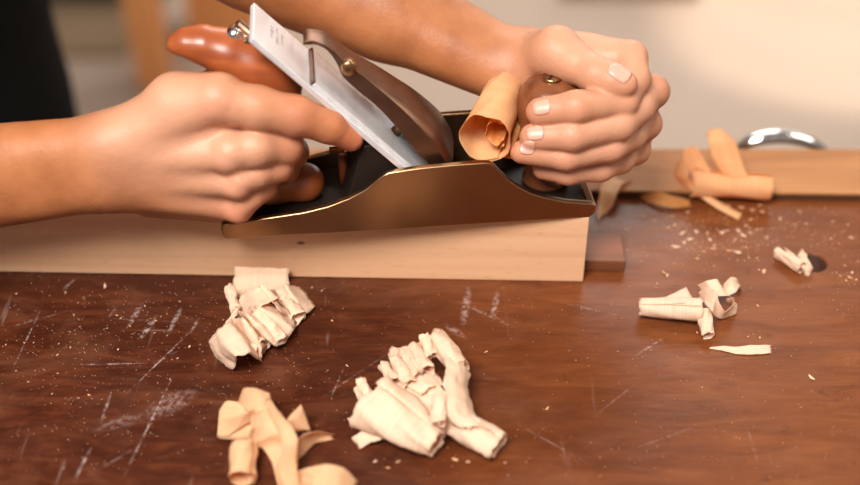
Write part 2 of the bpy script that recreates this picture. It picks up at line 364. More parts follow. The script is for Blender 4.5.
tag(st,'small flat reddish-brown wood block butted against the pale board end','bench stop')

# ------------------------------------------------------------------ hand plane
PL=empty('hand_plane',W(0,31,0),'bronze-bodied hand plane with red-brown handles resting on pale board','hand plane')
cheek=[(-1,0.3),(-2.6,3),(-3.4,8),(-2.5,11),(0,12),(4.7,11.9),(17.9,13.4),(34.5,15.2),(46.9,16.6),(61.3,20),(73,24.6),(82.9,30),(89,35.6),(93.5,39.4),(97.3,41.3),(110,42.8),(123.7,43.8),(140,44.4),(154,44.6),(157.6,43.8),(160,41.5),(163.5,37),(169,31),(175.4,25.6),(182,21),(190.4,17.4),(204,13.2),(219.7,10.5),(223,9.5),(224,6.5),(222.5,2.5),(219.5,.3)]
poly=[(x,z) for x,z in cheek]
b1=prism(poly,0,4.2); b2=prism(poly,57.8,62)
base=prism([(-1,.3),(-2.6,3),(-2.8,6),(-1,7.5),(223,7.5),(224,5),(222.5,2.5),(219.5,.3)],4.2,57.8)
for nm,me in (('side_cheek',b1),('side_cheek',b2)):
    o=link(nm,fixn(me),M['bronze'],PL,False); bevel(o,.0011,3,25)
o=link('sole',fixn(base),M['bronze'],PL,False)
bed=prism([(2,7.5),(218,7.5),(218,8.6),(2,8.6)],4.2,57.8); o=link('black_bed',fixn(bed),M['japan'],PL,False); o['label']='black japanned bed'
o=link('heel_lip',fixn(prism([(-2.8,6),(-3.3,9),(-2,11.3),(0,11.6),(3,10),(4,7.5)],4.2,57.8)),M['bronze'],PL,False)
o=link('toe_lip',fixn(prism([(216,7.5),(218.5,9.8),(222,9.4),(223.8,7),(223,7.5)][:4],4.2,57.8)),M['bronze'],PL,False)
# bed angle frame: s down the blade, n normal to its face
A0=(26.2,129.5); bang=math.atan2(129.5-44,104.3-26.2); cs_,sn_=math.cos(bang),math.sin(bang)
def S(s,y,n): return W(A0[0]+s*cs_+n*sn_, y, A0[1]-s*sn_+n*cs_)
def sb(s0,s1,y0,y1,n0,n1): return fixn(boxmesh(s0,s1,y0,y1,n0,n1,lambda x,y,z:S(x,y,z)))
def sn_of(u,v,y):
    q=LOC(J(u,v,y)); dx,dz=q[0]-A0[0],q[2]-A0[1]; return dx*cs_-dz*sn_, dx*sn_+dz*cs_
ir=link('blade',sb(0,172,6,50,-3.4,0),M['steel'],PL,False); bevel(ir,.0005,2)
# chip breaker
s_cb=sn_of(318,80,8)[0]
o=link('chip_breaker',sb(s_cb,167,8,48.5,.1,2.6),M['steel'],PL,False); bevel(o,.0006,2)
o=link('cap_end',sb(s_cb-1.2,s_cb,8,48.5,.2,3.0),M['bronze_dark'],PL,False)
# tiny stamped marks on the blade
mk=[]
for r_,(s0,row) in enumerate(((13,[(30,33),(34.5,36),(37,40),(41.5,43)]),(17,[(28,31),(32,35),(37,39),(41,44),(45,46)]),(21,[(32,34),(36,39),(41,43)]))):
    for a_,b_ in row:
        mk.append(sb(s0,s0+.5,a_-4,b_-4,0,.06)); mk.append(sb(s0,s0+2.2,a_-4,a_-3.6,0,.06))
        if (a_*7+r_)%2>=1: mk.append(sb(s0+1.1,s0+1.5,a_-4,b_-4.4,0,.06))
st_=merge(*mk); o=link('stamped_marks',st_,simple('etch',(.22,.2,.2),.6,.4),ir,False)
# lever cap, lofted between profile stations
LV=[((303,43),(303,45),23),((306,41),(308,45),23),((314,41),(316,45),23),((325,45),(325,49),22),((334,51),(332,56),22),((342,59),(338,66),21),((351,67),(343,77),20),((365,77),(358,91),19),((378,88),(374,104),17),((393,101),(390,120),15),((408,115),(405,138),13),((424,132),(417,152),11),((438,149),(428,163),10),((448,168),(440,176),10)]
prof=[]
for tpx,bpx,yn in LV:
    t_=LOC(J(*tpx,yn)); b_=LOC(J(*bpx,yn)); prof.append((t_[0],t_[2],b_[0],b_[2],yn))
P_=cr(prof,5); v=[];f=[]
for i_,r in enumerate(P_):
    tx,tz,bx,bz,yn=r; c_=i_/(len(P_)-1); h_=.6+7.5*max(0,(c_-.5)*2)**1.3; hx_,hz_=h_*sn_,h_*cs_; fy=61-yn
    for k,(x,z,y) in enumerate(((tx,tz,yn),(tx+hx_*.6,tz+hz_*.6,yn+4),(tx+hx_,tz+hz_,30.5),(tx+hx_*1.1,tz+hz_*.6,fy-4),(tx+hx_*.7,tz,fy),(bx,bz,fy),(bx,bz,30),(bx,bz,yn))): v.append(W(x,y,z))
n=len(P_)
for i in range(n-1):
    for k in range(8): f.append((i*8+k,i*8+(k+1)%8,(i+1)*8+(k+1)%8,(i+1)*8+k))
f.append(tuple(range(8))); f.append(tuple((n-1)*8+k for k in range(8))[::-1])
lc=link('lever_cap',fixn(mesh(v,f)),M['bronze_dark'],PL,False); bevel(lc,.0008,2,40)
# lever cap pivot + screw
pc=LOC(J(349,70,18)); o=link('pivot_pin',lathe([(.001,-.0005),(.0042,0),(.0048,.001),(.0048,.006)],W(pc[0],18.5,pc[2]),EY),M['bronze'],lc)
sc_=LOC(J(434,125,31)); nrm=S(0,0,1)-S(0,0,0)
o=link('slot_cover',lathe([(.001,-.002),(.0085,-.001),(.0085,.0008),(.006,.0018),(.0055,.0012),(.001,.0010)],np.array(W(sc_[0]-6,29,sc_[2]+1))+nrm/np.linalg.norm(nrm)*.0042,nrm,squash=.6),M['rough_iron'],lc)
o=link('lever_cap_screw',lathe([(.0035,0),(.0035,.014)],S(112,33,1),nrm),M['bronze_dark'],PL)
# frog: inclined bed under the blade with its black casting and brass screws
fr=fixn(prism([(70,8.6),(138,8.6),(138,12),(96,49),(90,55),(83,55),(80,46),(76,30)],9,53)); o=link('frog',fr,M['japan'],PL,False); bevel(o,.001,2)
def px(u,v,y): q=LOC(J(u,v,y)); return q
for (u,v_,y) in ((349,149,34),(369,150,36)):
    q=px(u,v_,y); o=link('frog_screw',lathe([(.001,-.001),(.0028,0),(.0032,.003),(.0020,.0034),(.0020,.012)],W(*q),-EX),M['brass'],PL)
q=px(343,171,40); o=link('bed_upright',tube([W(q[0],40,8.6),W(q[0]+.3,40,30)],.0028),M['tote'],PL); o['label']='thin reddish upright standing in the bed'  # thin reddish upright rising from the bed
# depth adjuster at blade top
q=px(243,40,31); u_=(S(-10,0,0)-S(0,0,0)); u_/=np.linalg.norm(u_)
o=link('adjuster_rod',tube([S(-4,31,-9),S(70,31,-9)],.003),M['bronze_dark'],PL)
o=link('adjuster_knob',lathe([(.003,-.009),(.0075,-.008),(.008,-.004),(.0078,0),(.0050,.0015),(.0055,.005),(.0062,.008),(.005,.0105),(.001,.0115)],W(q[0],31,q[2]-1.5),u_),M['chrome'],PL)
o=link('adjuster_block',sb(4,24,24,38,-14,-3.4),M['bronze_dark'],PL,False); bevel(o,.001,2)
# rear handle
def R_(x,y,z): return W(x,y,z)
def cc(a,b,ra,rb): return (np.array(a),np.array(b),ra/1000,rb/1000)
def chain(pts,fr=R_):
    out=[]
    for (p,r),(q,s) in zip(pts[:-1],pts[1:]): out.append(cc(fr(*p),fr(*q),r,s))
    return out
tg=[(chain([((-19,31,115.5),3.6),((-13,31,116),5.6),((-3,31,114),8.6),((10,31,108),11.5),((22,31,101),12.5),((32,31,93),12),((38,31,84),11)]),.006,.004),
    (chain([((26,31,98),12),((23,31,78),12),((20,31,60),12.5),((20,31,40),13),((24,31,24),13)]),.006,.012),
    (chain([((16,31,19),9.5),((30,31,18),10),((46,31,17.5),9.3),((49,31,17.2),9)]),.006,.008)]
# flatten the handle a little by two parallel chains either side
tm,_=blob([([ (a+EY*s/1000,b+EY*s/1000,ra,rb) for a,b,ra,rb in g[0] for s in (-2.5,2.5)],g[1],g[2]) for g in tg],.0016)
th=link('rear_handle',tm,M['tote'],PL); th['label']='polished red-brown wooden rear handle'
# front knob
kc=(197,31)
kb=link('front_knob',lathe([(.014,.0086),(.0145,.012),(.012,.018),(.0095,.028),(.0105,.037),(.0165,.044),(.0205,.053),(.0215,.062),(.0200,.070),(.0155,.077),(.009,.0805),(.006,.081)],W(kc[0],kc[1],0)),M['knob'],PL); kb['label']='round red-brown wooden front knob'
nut=link('knob_nut',lathe([(.006,.0795),(.0062,.0822),(.0055,.083)],W(kc[0],kc[1],0)),M['bronze'],kb)
sl=link('nut_slot',boxmesh(-5.2,5.2,-.6,.6,0,.25,lambda x,y,z:W(kc[0]+x*.5+y*.8,kc[1]+x*.85-y*.5,83+z)),M['japan'],kb,False)

# ------------------------------------------------------------------ person

def jj(t): u,v,y=t; return J(u,v,y)
def finger(pts,rad):
    P=[jj(p) for p in pts]; return [(P[i],P[i+1],rad[i]/1000,rad[i+1]/1000) for i in range(len(P)-1)]
G=[]; knuck=[]; tips=[]; nails=[]
# right hand (at the rear handle)
rMCP=[(216,100,2),(228,152,-6),(237,181,-7),(238,206,-4)]
rF=[[(216,100,2),(258,108,1),(296,116,2),(328,126,6),(351,139,9)],
    [(228,152,-6),(256,148,-6),(284,146,4),(292,152,26),(274,160,42)],
    [(237,181,-7),(256,173,-6),(276,165,2),(284,168,24),(266,174,38)],
    [(238,206,-4),(250,196,-4),(261,186,3),(267,190,20),(252,195,32)]]
rR=[[13.2,12.2,11.3,9.6,7.2],[12.2,10.6,10.8,9.5,8],[9.6,8.6,9.6,9,7.6],[9.2,7.8,8.4,8,7]]
w0=jj((106,164,6)); wu,wd=jj((106,147,8)),jj((106,180,5))
palm=[]
for k,m in enumerate(rMCP):
    a_=wu+(wd-wu)*(k/3.); palm.append((a_,jj(m),.0150,[.0125,.0108,.0096,.0092][k]))
for pts in ((((140,142,8),.017),((216,124,7),.0125)),(((150,165,14),.017),((222,165,10),.0125)),(((140,186,10),.0155),((218,200,6),.0105)),(((150,202,10),.009),((214,211,2),.0062))):
    palm.append((jj(pts[0][0]),jj(pts[1][0]),pts[0][1],pts[1][1]))
palm.append((jj((214,128,6)),jj((262,129,8)),.0105,.0085))
G.append((palm,.006,.006))
G.append(([(jj((120,144,14)),jj((178,101,16)),.0150,.0145),(jj((178,101,16)),jj((222,86,36)),.0130,.0105),(jj((222,86,36)),jj((262,92,50)),.0105,.0085)],.006,.012))
G.append(([(jj((172,98,10)),jj((224,94,5)),.0105,.0095)],.01,.012))
for pts,rad in zip(rF,rR): G.append((finger(pts,rad),.0035,.0022))
for m,r_ in zip(rMCP,(.004,.0062,.0058,.0050)): G.append(([(jj(m)-EY*.0062,jj((m[0]+3,m[1],m[2]-6)),r_,r_)],.002,.006))
for m in rMCP: knuck.append((jj(m)+(-EY*.010),.011))
for pts in rF: knuck.append((jj(pts[2]),.013))
tips.append((jj(rF[0][4]),.02))
# left hand (at the front knob)
LW=(508,68,74)
lMCP=[(630,58,44),(648,92,38),(641,124,34),(630,150,30)]
lF=[[(630,58,44),(634,80,26),(621,102,10),(576,107,1),(540,112,6)],
    [(648,92,38),(638,108,20),(618,124,5),(572,135,-3),(533,137,3)],
    [(641,124,34),(630,136,18),(610,146,4),(566,156,-2),(522,152,3)],
    [(630,150,30),(620,160,18),(600,168,8),(568,172,4),(543,169,9)]]
lR=[[10.5,9.4,9.4,9.2,8.2],[10.5,9.4,9.8,9.2,8],[10,8.8,9.2,8.2,7],[9.4,8.2,8,7.4,6.4]]
wl,wr=jj((515,74,62)),jj((516,52,84)); palm=[]
for k,m in enumerate(lMCP):
    a_=(wl*(0.5+.15*(k==0))+wr*(.5-.15*(k==0))); palm.append((a_,jj(m),.0150,[.0105,.0110,.0105,.0095][k]))
for pts in ((((532,50,80),.014),((606,98,66),.0125)),(((586,60,60),.014),((632,126,48),.0125)),(((556,50,66),.013),((618,58,54),.011))):
    palm.append((jj(pts[0][0]),jj(pts[1][0]),pts[0][1],pts[1][1]))
G.append((palm,.007,.009))
G.append(([(jj((530,60,64)),jj((556,52,46)),.0150,.0145),(jj((556,52,46)),jj((574,63,34)),.0145,.0125)],.006,.008))
G.append(([(jj((574,63,34)),jj((596,75,20)),.0120,.0104),(jj((596,75,20)),jj((612,81,13)),.0106,.0102),(jj((612,81,13)),jj((624,84,9)),.0100,.0078)],.004,.0025))
for pts,rad in zip(lF,lR): G.append((finger(pts,rad),.0035,.0020))
for m in lMCP[1:]: G.append(([(jj(m)+EX*.004,jj(m)+EX*.0045,.0085,.0085)],.002,.005))
for m in lMCP: knuck.append((jj(m)+EX*.008,.010))
for pts in lF: knuck.append((jj(pts[2]),.012)); knuck.append((jj(pts[3])+np.array([0,-.006,0]),.007)); tips.append((jj(pts[4]),.013))
tips.append((jj((625,86,10)),.012))
# arms: forearms, upper arms and the shoulder girdle joining both
RSh=np.array([-.60,.16,.36]); REl=J(-290,210,45)
LWp=jj(LW); LEl=J(205,-84,160); LSh=np.array([-.28,.24,.37]); up_=np.array([0,0,1.])
r1,r2=jj((106,147,8)),jj((106,179,5))
G.append(([(r1,REl+up_*.012,.0178,.0285),(r2,REl-up_*.012,.0178,.0285)],.012,.012))
wv=(wr-wl); wv/=np.linalg.norm(wv)
G.append(([(LWp-wv*.009,LEl-wv*.012,.0175,.037),(LWp+wv*.009,LEl+wv*.012,.0175,.037),(LEl+(LWp-LEl)*.2,LEl+(LWp-LEl)*.6,.041,.031)],.015,.012))
G.append(([(REl,RSh,.036,.05)],.02,.02)); G.append(([(LEl,LSh,.038,.05)],.02,.02))
G.append(([(RSh,LSh,.05,.05)],.02,.03))
bmeh,V=blob(G,.00125)
HF=empty('person',(-.44,.33,-.9),'person in a black top leaning over the bench, both hands gripping the hand plane','person')
body=link('body',bmeh,M['skin'],HF)
fl=np.zeros(len(V)); pa=np.zeros(len(V))
for c_,r in knuck: fl=np.maximum(fl,.75*np.exp(-((V-c_)**2).sum(1)/r**2))
for c_,r in tips: fl=np.maximum(fl,.55*np.exp(-((V-c_)**2).sum(1)/r**2))
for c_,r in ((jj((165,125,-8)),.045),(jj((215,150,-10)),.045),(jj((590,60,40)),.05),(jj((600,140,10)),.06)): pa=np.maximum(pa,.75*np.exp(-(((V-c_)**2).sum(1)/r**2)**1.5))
for nm,arr in (('flush',fl),('pale',pa)):
    at=bmeh.attributes.new(nm,'FLOAT','POINT'); at.data.foreach_set('value',arr.astype(np.float32))
def nail(tip,prev,nrm,w,l,back):
    """thin curved plate laid on the finger surface; w,l half sizes in mm"""
    t=tip-prev; t/=np.linalg.norm(t); n_=nrm-t*(nrm@t); n_/=np.linalg.norm(n_); b_=np.cross(t,n_); c0=tip+t*back/1000
    a_=np.linspace(-1,1,15); X,Y=np.meshgrid(a_,a_,indexing='ij')
    k=np.sqrt(np.maximum(1-(np.abs(Y)**3.2)*.55,0)); x=X*np.sqrt(1-.42*Y**2)*l/1000; y=Y*np.sqrt(1-.30*X**2)*w/1000
    P=c0+x[...,None]*t+y[...,None]*b_; P=P.reshape(-1,3)+n_*.016
    lo,hi=P.min(0)-.03,P.max(0)+.03
    for _ in range(30): P=P-n_*np.clip(field(P,G,lo,hi)*.9,-.004,.004)[:,None]
    edge=(np.maximum(np.abs(X),np.abs(Y))).reshape(-1); lift=np.where(edge>.98,-.0003,.00055-.0002*edge**4)
    P=P+n_*lift[:,None]; return grid_mesh(P.reshape(15,15,3),0,.0003)
# clothes
def CH(pts,k=.05,kj=.05):
    out=[]
    for (p,r),(q,s) in zip(pts[:-1],pts[1:]): out.append((np.array(p,float),np.array(q,float),r,s))
    return (out,k,kj)
sh=[CH([((-.475,.43,-.10),.085),((-.465,.40,.03),.082),((-.40,.33,.20),.095),((-.35,.27,.36),.08)]),
    CH([((-.60,.43,-.10),.09),((-.55,.40,.03),.09),((-.56,.32,.20),.10),((-.54,.23,.36),.08)]),
    CH([((-.48,.43,-.12),.10),((-.48,.39,.05),.10),((-.46,.30,.22),.11),((-.45,.23,.37),.08)]),
    ([(RSh,REl+(RSh-REl)*.35,.075,.058)],.03,.05),([(LSh,LEl+(LSh-LEl)*.45,.072,.058)],.03,.05),
    ([(RSh,LSh,.07,.07)],.03,.05)]
sm,_=blob(sh,.008,nb=16); link('shirt',sm,M['shirt'],HF)
tr=[CH([((-.47,.44,-.14),.098),((-.45,.44,-.50),.075),((-.40,.45,-.84),.055)],.03,.04),CH([((-.55,.44,-.14),.098),((-.58,.43,-.50),.075),((-.60,.44,-.84),.055)],.03,.04)]
sm,_=blob(tr,.009,nb=16); link('trousers',sm,M['shirt'],HF)
for x in (-.40,-.60):
    sm,_=blob([([(np.array([x,.46,-.86]),np.array([x+.01,.33,-.872]),.036,.027)],.01,.01)],.006,nb=16); link('shoe',sm,M['shirt'],HF)

# ------------------------------------------------------------------ shavings
def grid_mesh(Pg,grain_off=0.,thick=.00022,jag=0):
    n,m=Pg.shape[:2]; v=Pg.reshape(-1,3); f=[(i*m+j,i*m+j+1,(i+1)*m+j+1,(i+1)*m+j) for i in range(n-1) for j in range(m-1)]
    # offset copy gives real thickness
    du=np.gradient(Pg,axis=0); dv=np.gradient(Pg,axis=1); nn=np.cross(du,dv); nn/=np.linalg.norm(nn,axis=2)[...,None]+1e-12
    top=(Pg+nn*thick/2).reshape(-1,3); bot=(Pg-nn*thick/2).reshape(-1,3); K=n*m
    F_=[tuple(q) for q in f]+[tuple(x+K for x in q[::-1]) for q in f]
    bd_=[(i*m,(i+1)*m) for i in range(n-1)]; 
    for i in range(n-1): F_.append((i*m,(i+1)*m,(i+1)*m+K,i*m+K)); F_.append(((i+1)*m+m-1,i*m+m-1,i*m+m-1+K,(i+1)*m+m-1+K))
    for j in range(m-1): F_.append((j+1,j,j+K,j+1+K)); F_.append(((n-1)*m+j,(n-1)*m+j+1,(n-1)*m+j+1+K,(n-1)*m+j+K))
    me=mesh(np.vstack([top,bot]),F_)
    if len(me.vertices)==2*K:
        gi,gj=np.meshgrid(np.arange(n),np.arange(m),indexing='ij'); g=np.stack([gi*.0006+grain_off,gj/m*.03,gi*0],-1).reshape(-1,3); g=np.vstack([g,g])
        at=me.attributes.new('grain','FLOAT_VECTOR','POINT'); at.data.foreach_set('vector',g.astype(np.float32).ravel())
    return me

for pts,w_,l_,nr in ((lF[0],4.6,5.4,(.05,-.75,.9)),(lF[1],4.4,5.4,(.05,-.8,.9)),(lF[2],3.3,4.6,(.05,-.8,.9))):
    P1,P0=jj(pts[4]),jj(pts[3]); o=link('fingernail',nail(P1,P0,np.array(nr),w_,l_,-2.5),M['nail'],HF)
P1,P0=jj((624,84,9)),jj((596,75,20)); link('fingernail',nail(P1,P0,np.array([-.1,-.35,1.]),5.8,6.8,-2.5),M['nail'],HF)
def jagged(m,a):  # ragged ends
    return rng.uniform(-a,a,m)
def lerp(P,n):
    P=np.array(P); t=np.linspace(0,len(P)-1,(len(P)-1)*n+1); i=np.minimum(t.astype(int),len(P)-2); return P[i]+(P[i+1]-P[i])*(t-i)[:,None]
def rib(pairs,n=8,m=14,bulge=0.,wob=.0003,ragged=.0006,lin=.55):
    """pairs of ((u,v,zmm),(u,v,zmm)): the two edges of a wood ribbon"""
    A=np.array([PZ(a[0],a[1],a[2]/1000) for a,b in pairs]); B_=np.array([PZ(b[0],b[1],b[2]/1000) for a,b in pairs])
    A=cr(A,n)*(1-lin)+lerp(A,n)*lin; B_=cr(B_,n)*(1-lin)+lerp(B_,n)*lin; t=np.linspace(0,1,m); Pg=A[:,None]*(1-t)[None,:,None]+B_[:,None]*t[None,:,None]
    du=np.gradient(Pg,axis=0); dv=np.gradient(Pg,axis=1); nn=np.cross(du,dv); nn/=np.linalg.norm(nn,axis=2)[...,None]+1e-12
    ph=rng.uniform(0,6,4); I,Jx=np.meshgrid(np.arange(Pg.shape[0]),t,indexing='ij')
    w=np.sin(I*.5+ph[0]+Jx*4)*.5+np.sin(I*1.1+ph[1]-Jx*7)*.35+np.sin(Jx*19+ph[2]+I*.2)*.3
    Pg=Pg+nn*(w*wob+bulge*np.sin(math.pi*Jx)*.001)[...,None]
    if ragged:
        e=(Pg[1]-Pg[0]); e=e/ (np.linalg.norm(e,axis=1)[:,None]+1e-9); Pg[0]-=e*np.abs(jagged(m,ragged))[:,None]
        e=(Pg[-1]-Pg[-2]); e=e/(np.linalg.norm(e,axis=1)[:,None]+1e-9); Pg[-1]+=e*np.abs(jagged(m,ragged))[:,None]
    Pg[...,2]=np.maximum(Pg[...,2],.0003)
    return grid_mesh(Pg,rng.uniform(0,5))
def scroll(a,b,ra,rb,turns=1.4,start=0.,grow=.35,sq=1.,m=22,wave=.0003,ragged=.001,world=False,axis_sh=0.,up=None):
    """rolled sheet; axis from a to b (pixel u,v,z mm or world), radii in mm; winds inward by 'grow'"""
    A=np.array(a) if world else PZ(a[0],a[1],a[2]/1000); B_=np.array(b) if world else PZ(b[0],b[1],b[2]/1000)
    T=B_-A; T/=np.linalg.norm(T); u=np.cross(T,[0,0,1.]); u/=np.linalg.norm(u); w=np.cross(u,T)
    n=int(26*turns)+2; th=np.linspace(0,2*math.pi*turns,n)+math.radians(start); s=np.linspace(0,1,m)
    k=1-grow*np.linspace(0,1,n); ph=rng.uniform(0,6,3); Pg=np.zeros((n,m,3))
    ends=jagged(n,ragged); ends=(ends+np.roll(ends,1))/2; ends2=jagged(n,ragged); ends2=(ends2+np.roll(ends2,1))/2
    for j,sj in enumerate(s):
        R0=(ra+(rb-ra)*sj)/1000*(1+.05*np.sin(sj*7+ph[0])); L_=A+(B_-A)*sj
        r=R0*k*(1+.04*np.sin(th*2+ph[1]+sj*2))+wave*np.sin(th*5+sj*9+ph[2])
        off=(ends*(1-sj)**6+ends2*sj**6)[:,None]*T
        Pg[:,j]=L_+np.cos(th)[:,None]*r[:,None]*u+np.sin(th)[:,None]*(r*sq)[:,None]*w+off
    Pg[...,2]=np.maximum(Pg[...,2],.0003)
    return grid_mesh(Pg,rng.uniform(0,5))
def join(ms,idx=None):
    bm=bmesh.new(); 
    for k_,m_ in enumerate(ms):
        n0=len(bm.faces); bm.from_mesh(m_); bm.faces.ensure_lookup_table()
        if idx:
            for f_ in bm.faces[n0:]: f_.material_index=idx[k_]
    me=bpy.data.meshes.new('m'); bm.to_mesh(me); bm.free(); return me
def shaving(name,ms,label,m='shave',cat='wood shaving',crumple=None,idx=None,extra=None):
    me=join(ms,idx)
    if crumple:
        for v_ in me.vertices:
            p_=v_.co*crumple[1]; d_=Vector([abs(mnoise.noise(p_+Vector(q_)))-.25 for q_ in ((0,0,0),(31,7,3),(5,41,9))]); d2=Vector([abs(mnoise.noise(p_*2.3+Vector(q_)))-.25 for q_ in ((9,0,0),(3,17,3),(15,4,9))])
            v_.co+=(d_*2+d2*.9)*crumple[0]; v_.co.z=max(v_.co.z,.0002)
    o=link(name,me,[M[m]]+([M[extra]] if extra else [])); co=np.array([v.co for v in me.vertices]); c_=co.mean(0); recenter(o,(c_[0],c_[1],max(0,co[:,2].min()))); return tag(o,label,cat)
# S1 crumpled shaving against the board
s1=[rib([((235,267,11),(289,268,11)),((235,276,6),(289,277,6)),((233,284,4),(289,286,4)),((234,297,3),(288,298,3))],6,12,0,.0001),
    rib([((300,287,3),(315,306,1)),((285,284,16),(305,315,5)),((276,288,9),(294,329,1)),((270,290,20),(286,314,12)),((258,286,24),(282,312,18))],6,14,0,.0003,.001,.95),
    rib([((278,298,12),(290,314,10)),((262,284,25),(279,298,20)),((246,289,18),(262,306,22)),((238,300,8),(250,318,12)),((233,312,4),(240,322,2))],6,14,0,.0003,.001,.95),
    rib([((262,300,12),(296,322,3)),((256,306,24),(294,330,10)),((250,306,16),(286,342,2)),((246,314,26),(276,346,8)),((238,310,16),(268,344,1)),((243,318,24),(262,350,9)),((232,318,13),(262,362,1)),((228,322,22),(250,352,20)),((217,330,20),(237,356,21)),((209,341,9),(236,362,10)),((213,352,2),(234,371,1))],6,14,1.5,.0004,.001,.95),
    scroll((229,287,13),(236,312,9),3.5,3,1.2,90,.3), 
    rib([((236,306,14),(240,308,14)),((226,322,12),(231,324,12)),((219,333,12),(224,334,12))],5,5),
    scroll((256,312,18),(282,340,6),6,5,.8,-60,.2), scroll((284,300,8),(298,318,5),5,6,.7,-40,.1), scroll((248,342,6),(262,350,5),6,7,.9,0,.2)]
shaving('wood_shaving',s1,'crumpled white shaving with a flat tail touching the pale board front',crumple=(.0008,170))
# S3 large crumpled shaving
s3=[scroll((371,402,14),(437,443,9),20,9,1.3,100,.2,.72,26,.0010,.0018),
    scroll((448,418,11),(498,447,8),10.5,9.5,1.2,100,.25,.75,22,.0005,.001),
    rib([((392,366,12),(380,392,14)),((410,362,16),(398,390,16)),((426,374,18),(412,402,14)),((442,388,20),(430,414,12)),((450,404,18),(442,428,12))],6,14,2,.0006),
    rib([((432,333,16),(446,332,18)),((436,346,24),(460,350,22)),((446,362,28),(470,374,16)),((444,380,30),(467,388,14)),((446,398,28),(474,410,10)),((448,414,24),(482,424,9)),((452,424,18),(500,436,11))],6,16,3,.0006,.0012),
    scroll((434,338,22),(460,370,20),5.5,7,1.3,40,.3), scroll((440,396,28),(439,424,22),4.2,4,1.3,0,.35),
    rib([((352,438,2),(360,448,1)),((362,430,6),(372,442,4)),((378,424,9),(386,438,6))],5,8,1),
    scroll((395,360,16),(410,386,16),4,5,1.1,30,.3),scroll((404,352,14),(420,378,18),4.5,5,1.1,80,.3),scroll((415,347,16),(428,372,20),4,4.5,1.1,10,.3),scroll((425,336,24),(432,356,20),3.4,3.4,1.2,0,.3),scroll((384,366,12),(396,384,16),3.4,4,1.1,0,.3),
    rib([((388,352,6),(396,348,4)),((392,372,12),(414,352,8)),((404,384,16),(430,368,14)),((420,394,16),(446,384,18))],6,14,2,.0009,.0015),
    scroll((360,380,17),(369,397,13),3,3,1.1,0,.3),scroll((357,388,11),(366,402,9),2.6,2.6,1.1,50,.3)]
shaving('wood_shaving',s3,'large crumpled pale shaving with rolled ends, nearest the middle of the foreground',crumple=(.0006,200))
# S2 bow-shaped curl
s2=[rib([((253,412,14),(252,436,8)),((238,402,18),(240,440,4)),((226,401,17),(222,439,2)),((219,412,12),(217,437,2)),((228,418,12),(228,436,5)),((244,414,20),(236,431,8)),((254,408,24),(252,422,14))],6,10,.5,.0002),
    rib([((238,401,10),(252,415,18)),((243,388,16),(262,411,20)),((256,388,20),(266,408,20)),((270,393,19),(268,407,16))],6,10,-1.5,.0002),
    rib([((252,414,22),(266,402,22)),((250,430,22),(280,412,22)),((246,446,12),(292,430,20)),((262,448,8),(296,444,14)),((272,462,5),(298,462,9)),((278,485,3),(292,488,2))],6,14,-3,.0003),
    rib([((264,404,18),(270,398,20)),((272,420,24),(280,414,26)),((280,434,26),(292,426,28)),((282,450,20),(298,440,24)),((276,468,10),(296,462,14)),((284,490,2),(300,486,3))],6,10,1,.0002),
    rib([((301,404,16),(302,406,16)),((288,418,18),(306,416,12)),((284,430,12),(311,430,6))],5,10,1,.0002),
    rib([((292,444,12),(288,466,3)),((304,434,16),(303,456,3)),((318,431,12),(315,444,2)),((336,435,2),(334,439,1))],6,10,2,.0002),
    scroll((243,446,10),(242,478,7),8,7.5,1.3,150,.25,1,20)]
shaving('wood_shaving',s2,'bow-shaped translucent curl with square loop, in the front left foreground','shave_w')
s2b=[rib([((292,474,4),(290,486,1)),((306,468,12),(310,490,10)),((326,464,17),(322,492,12)),((344,468,14),(338,496,8)),((358,481,3),(354,502,1))],6,12,2,.0003), rib([((300,470,10),(300,484,6)),((316,474,14),(314,486,12)),((334,478,10),(330,494,8))],5,8,1)]
shaving('wood_shaving',s2b,'smooth rounded curl cut off by the bottom edge, in front of the bow-shaped one','shave_w')
# S4
s4=[scroll((640,307,7),(701,310,9),6.4,8.8,1.5,60,.2,.9,26,.0002,.001), 
    rib([((660,300,12),(664,303,14)),((672,294,14),(680,303,16)),((686,287,14),(696,303,14))],5,8,.5,.0002),
    rib([((697,293,8),(700,299,8)),((706,288,18),(705,304,12)),((716,290,22),(712,312,12)),((719,302,16),(716,317,6)),((725,312,10),(722,319,2)),((733,304,10),(736,314,1)),((733,298,11),(737,304,3)),((726,299,8),(728,303,3))],6,12,.5,.0002),
    scroll((704,312,8),(708,336,3.5),4.6,4,1.3,0,.2,1), 
    rib([((697,285,6),(700,296,4)),((706,281,14),(714,296,14)),((717,279,16),(728,296,12)),((724,290,8),(734,298,6))],6,12,1,.0003),
    rib([((724,284,10),(728,296,4)),((731,277,12),(736,292,6)),((736,278,10),(741,286,5)),((740,284,3),(742,289,1))],5,10,1,.0005,.0015)]
shaving('wood_shaving',s4,'tubular pale shaving with an open loop end, right of the big crumpled one')
# S5 splinter
s5=[rib([((711,347,.6),(711,348.5,.5)),((724,345.8,1),(724,351,.5)),((738,347,1.6),(738,354,.6)),((750,345,2.5),(752,354.5,.8)),((760,345,2.5),(762,354,.8)),((770,345,1.5),(770,353,.7))],5,10,.6,.0003,.0012)]
shaving('wood_splinter',s5,'thin flat pale splinter lying below the tubular shaving',cat='wood splinter')
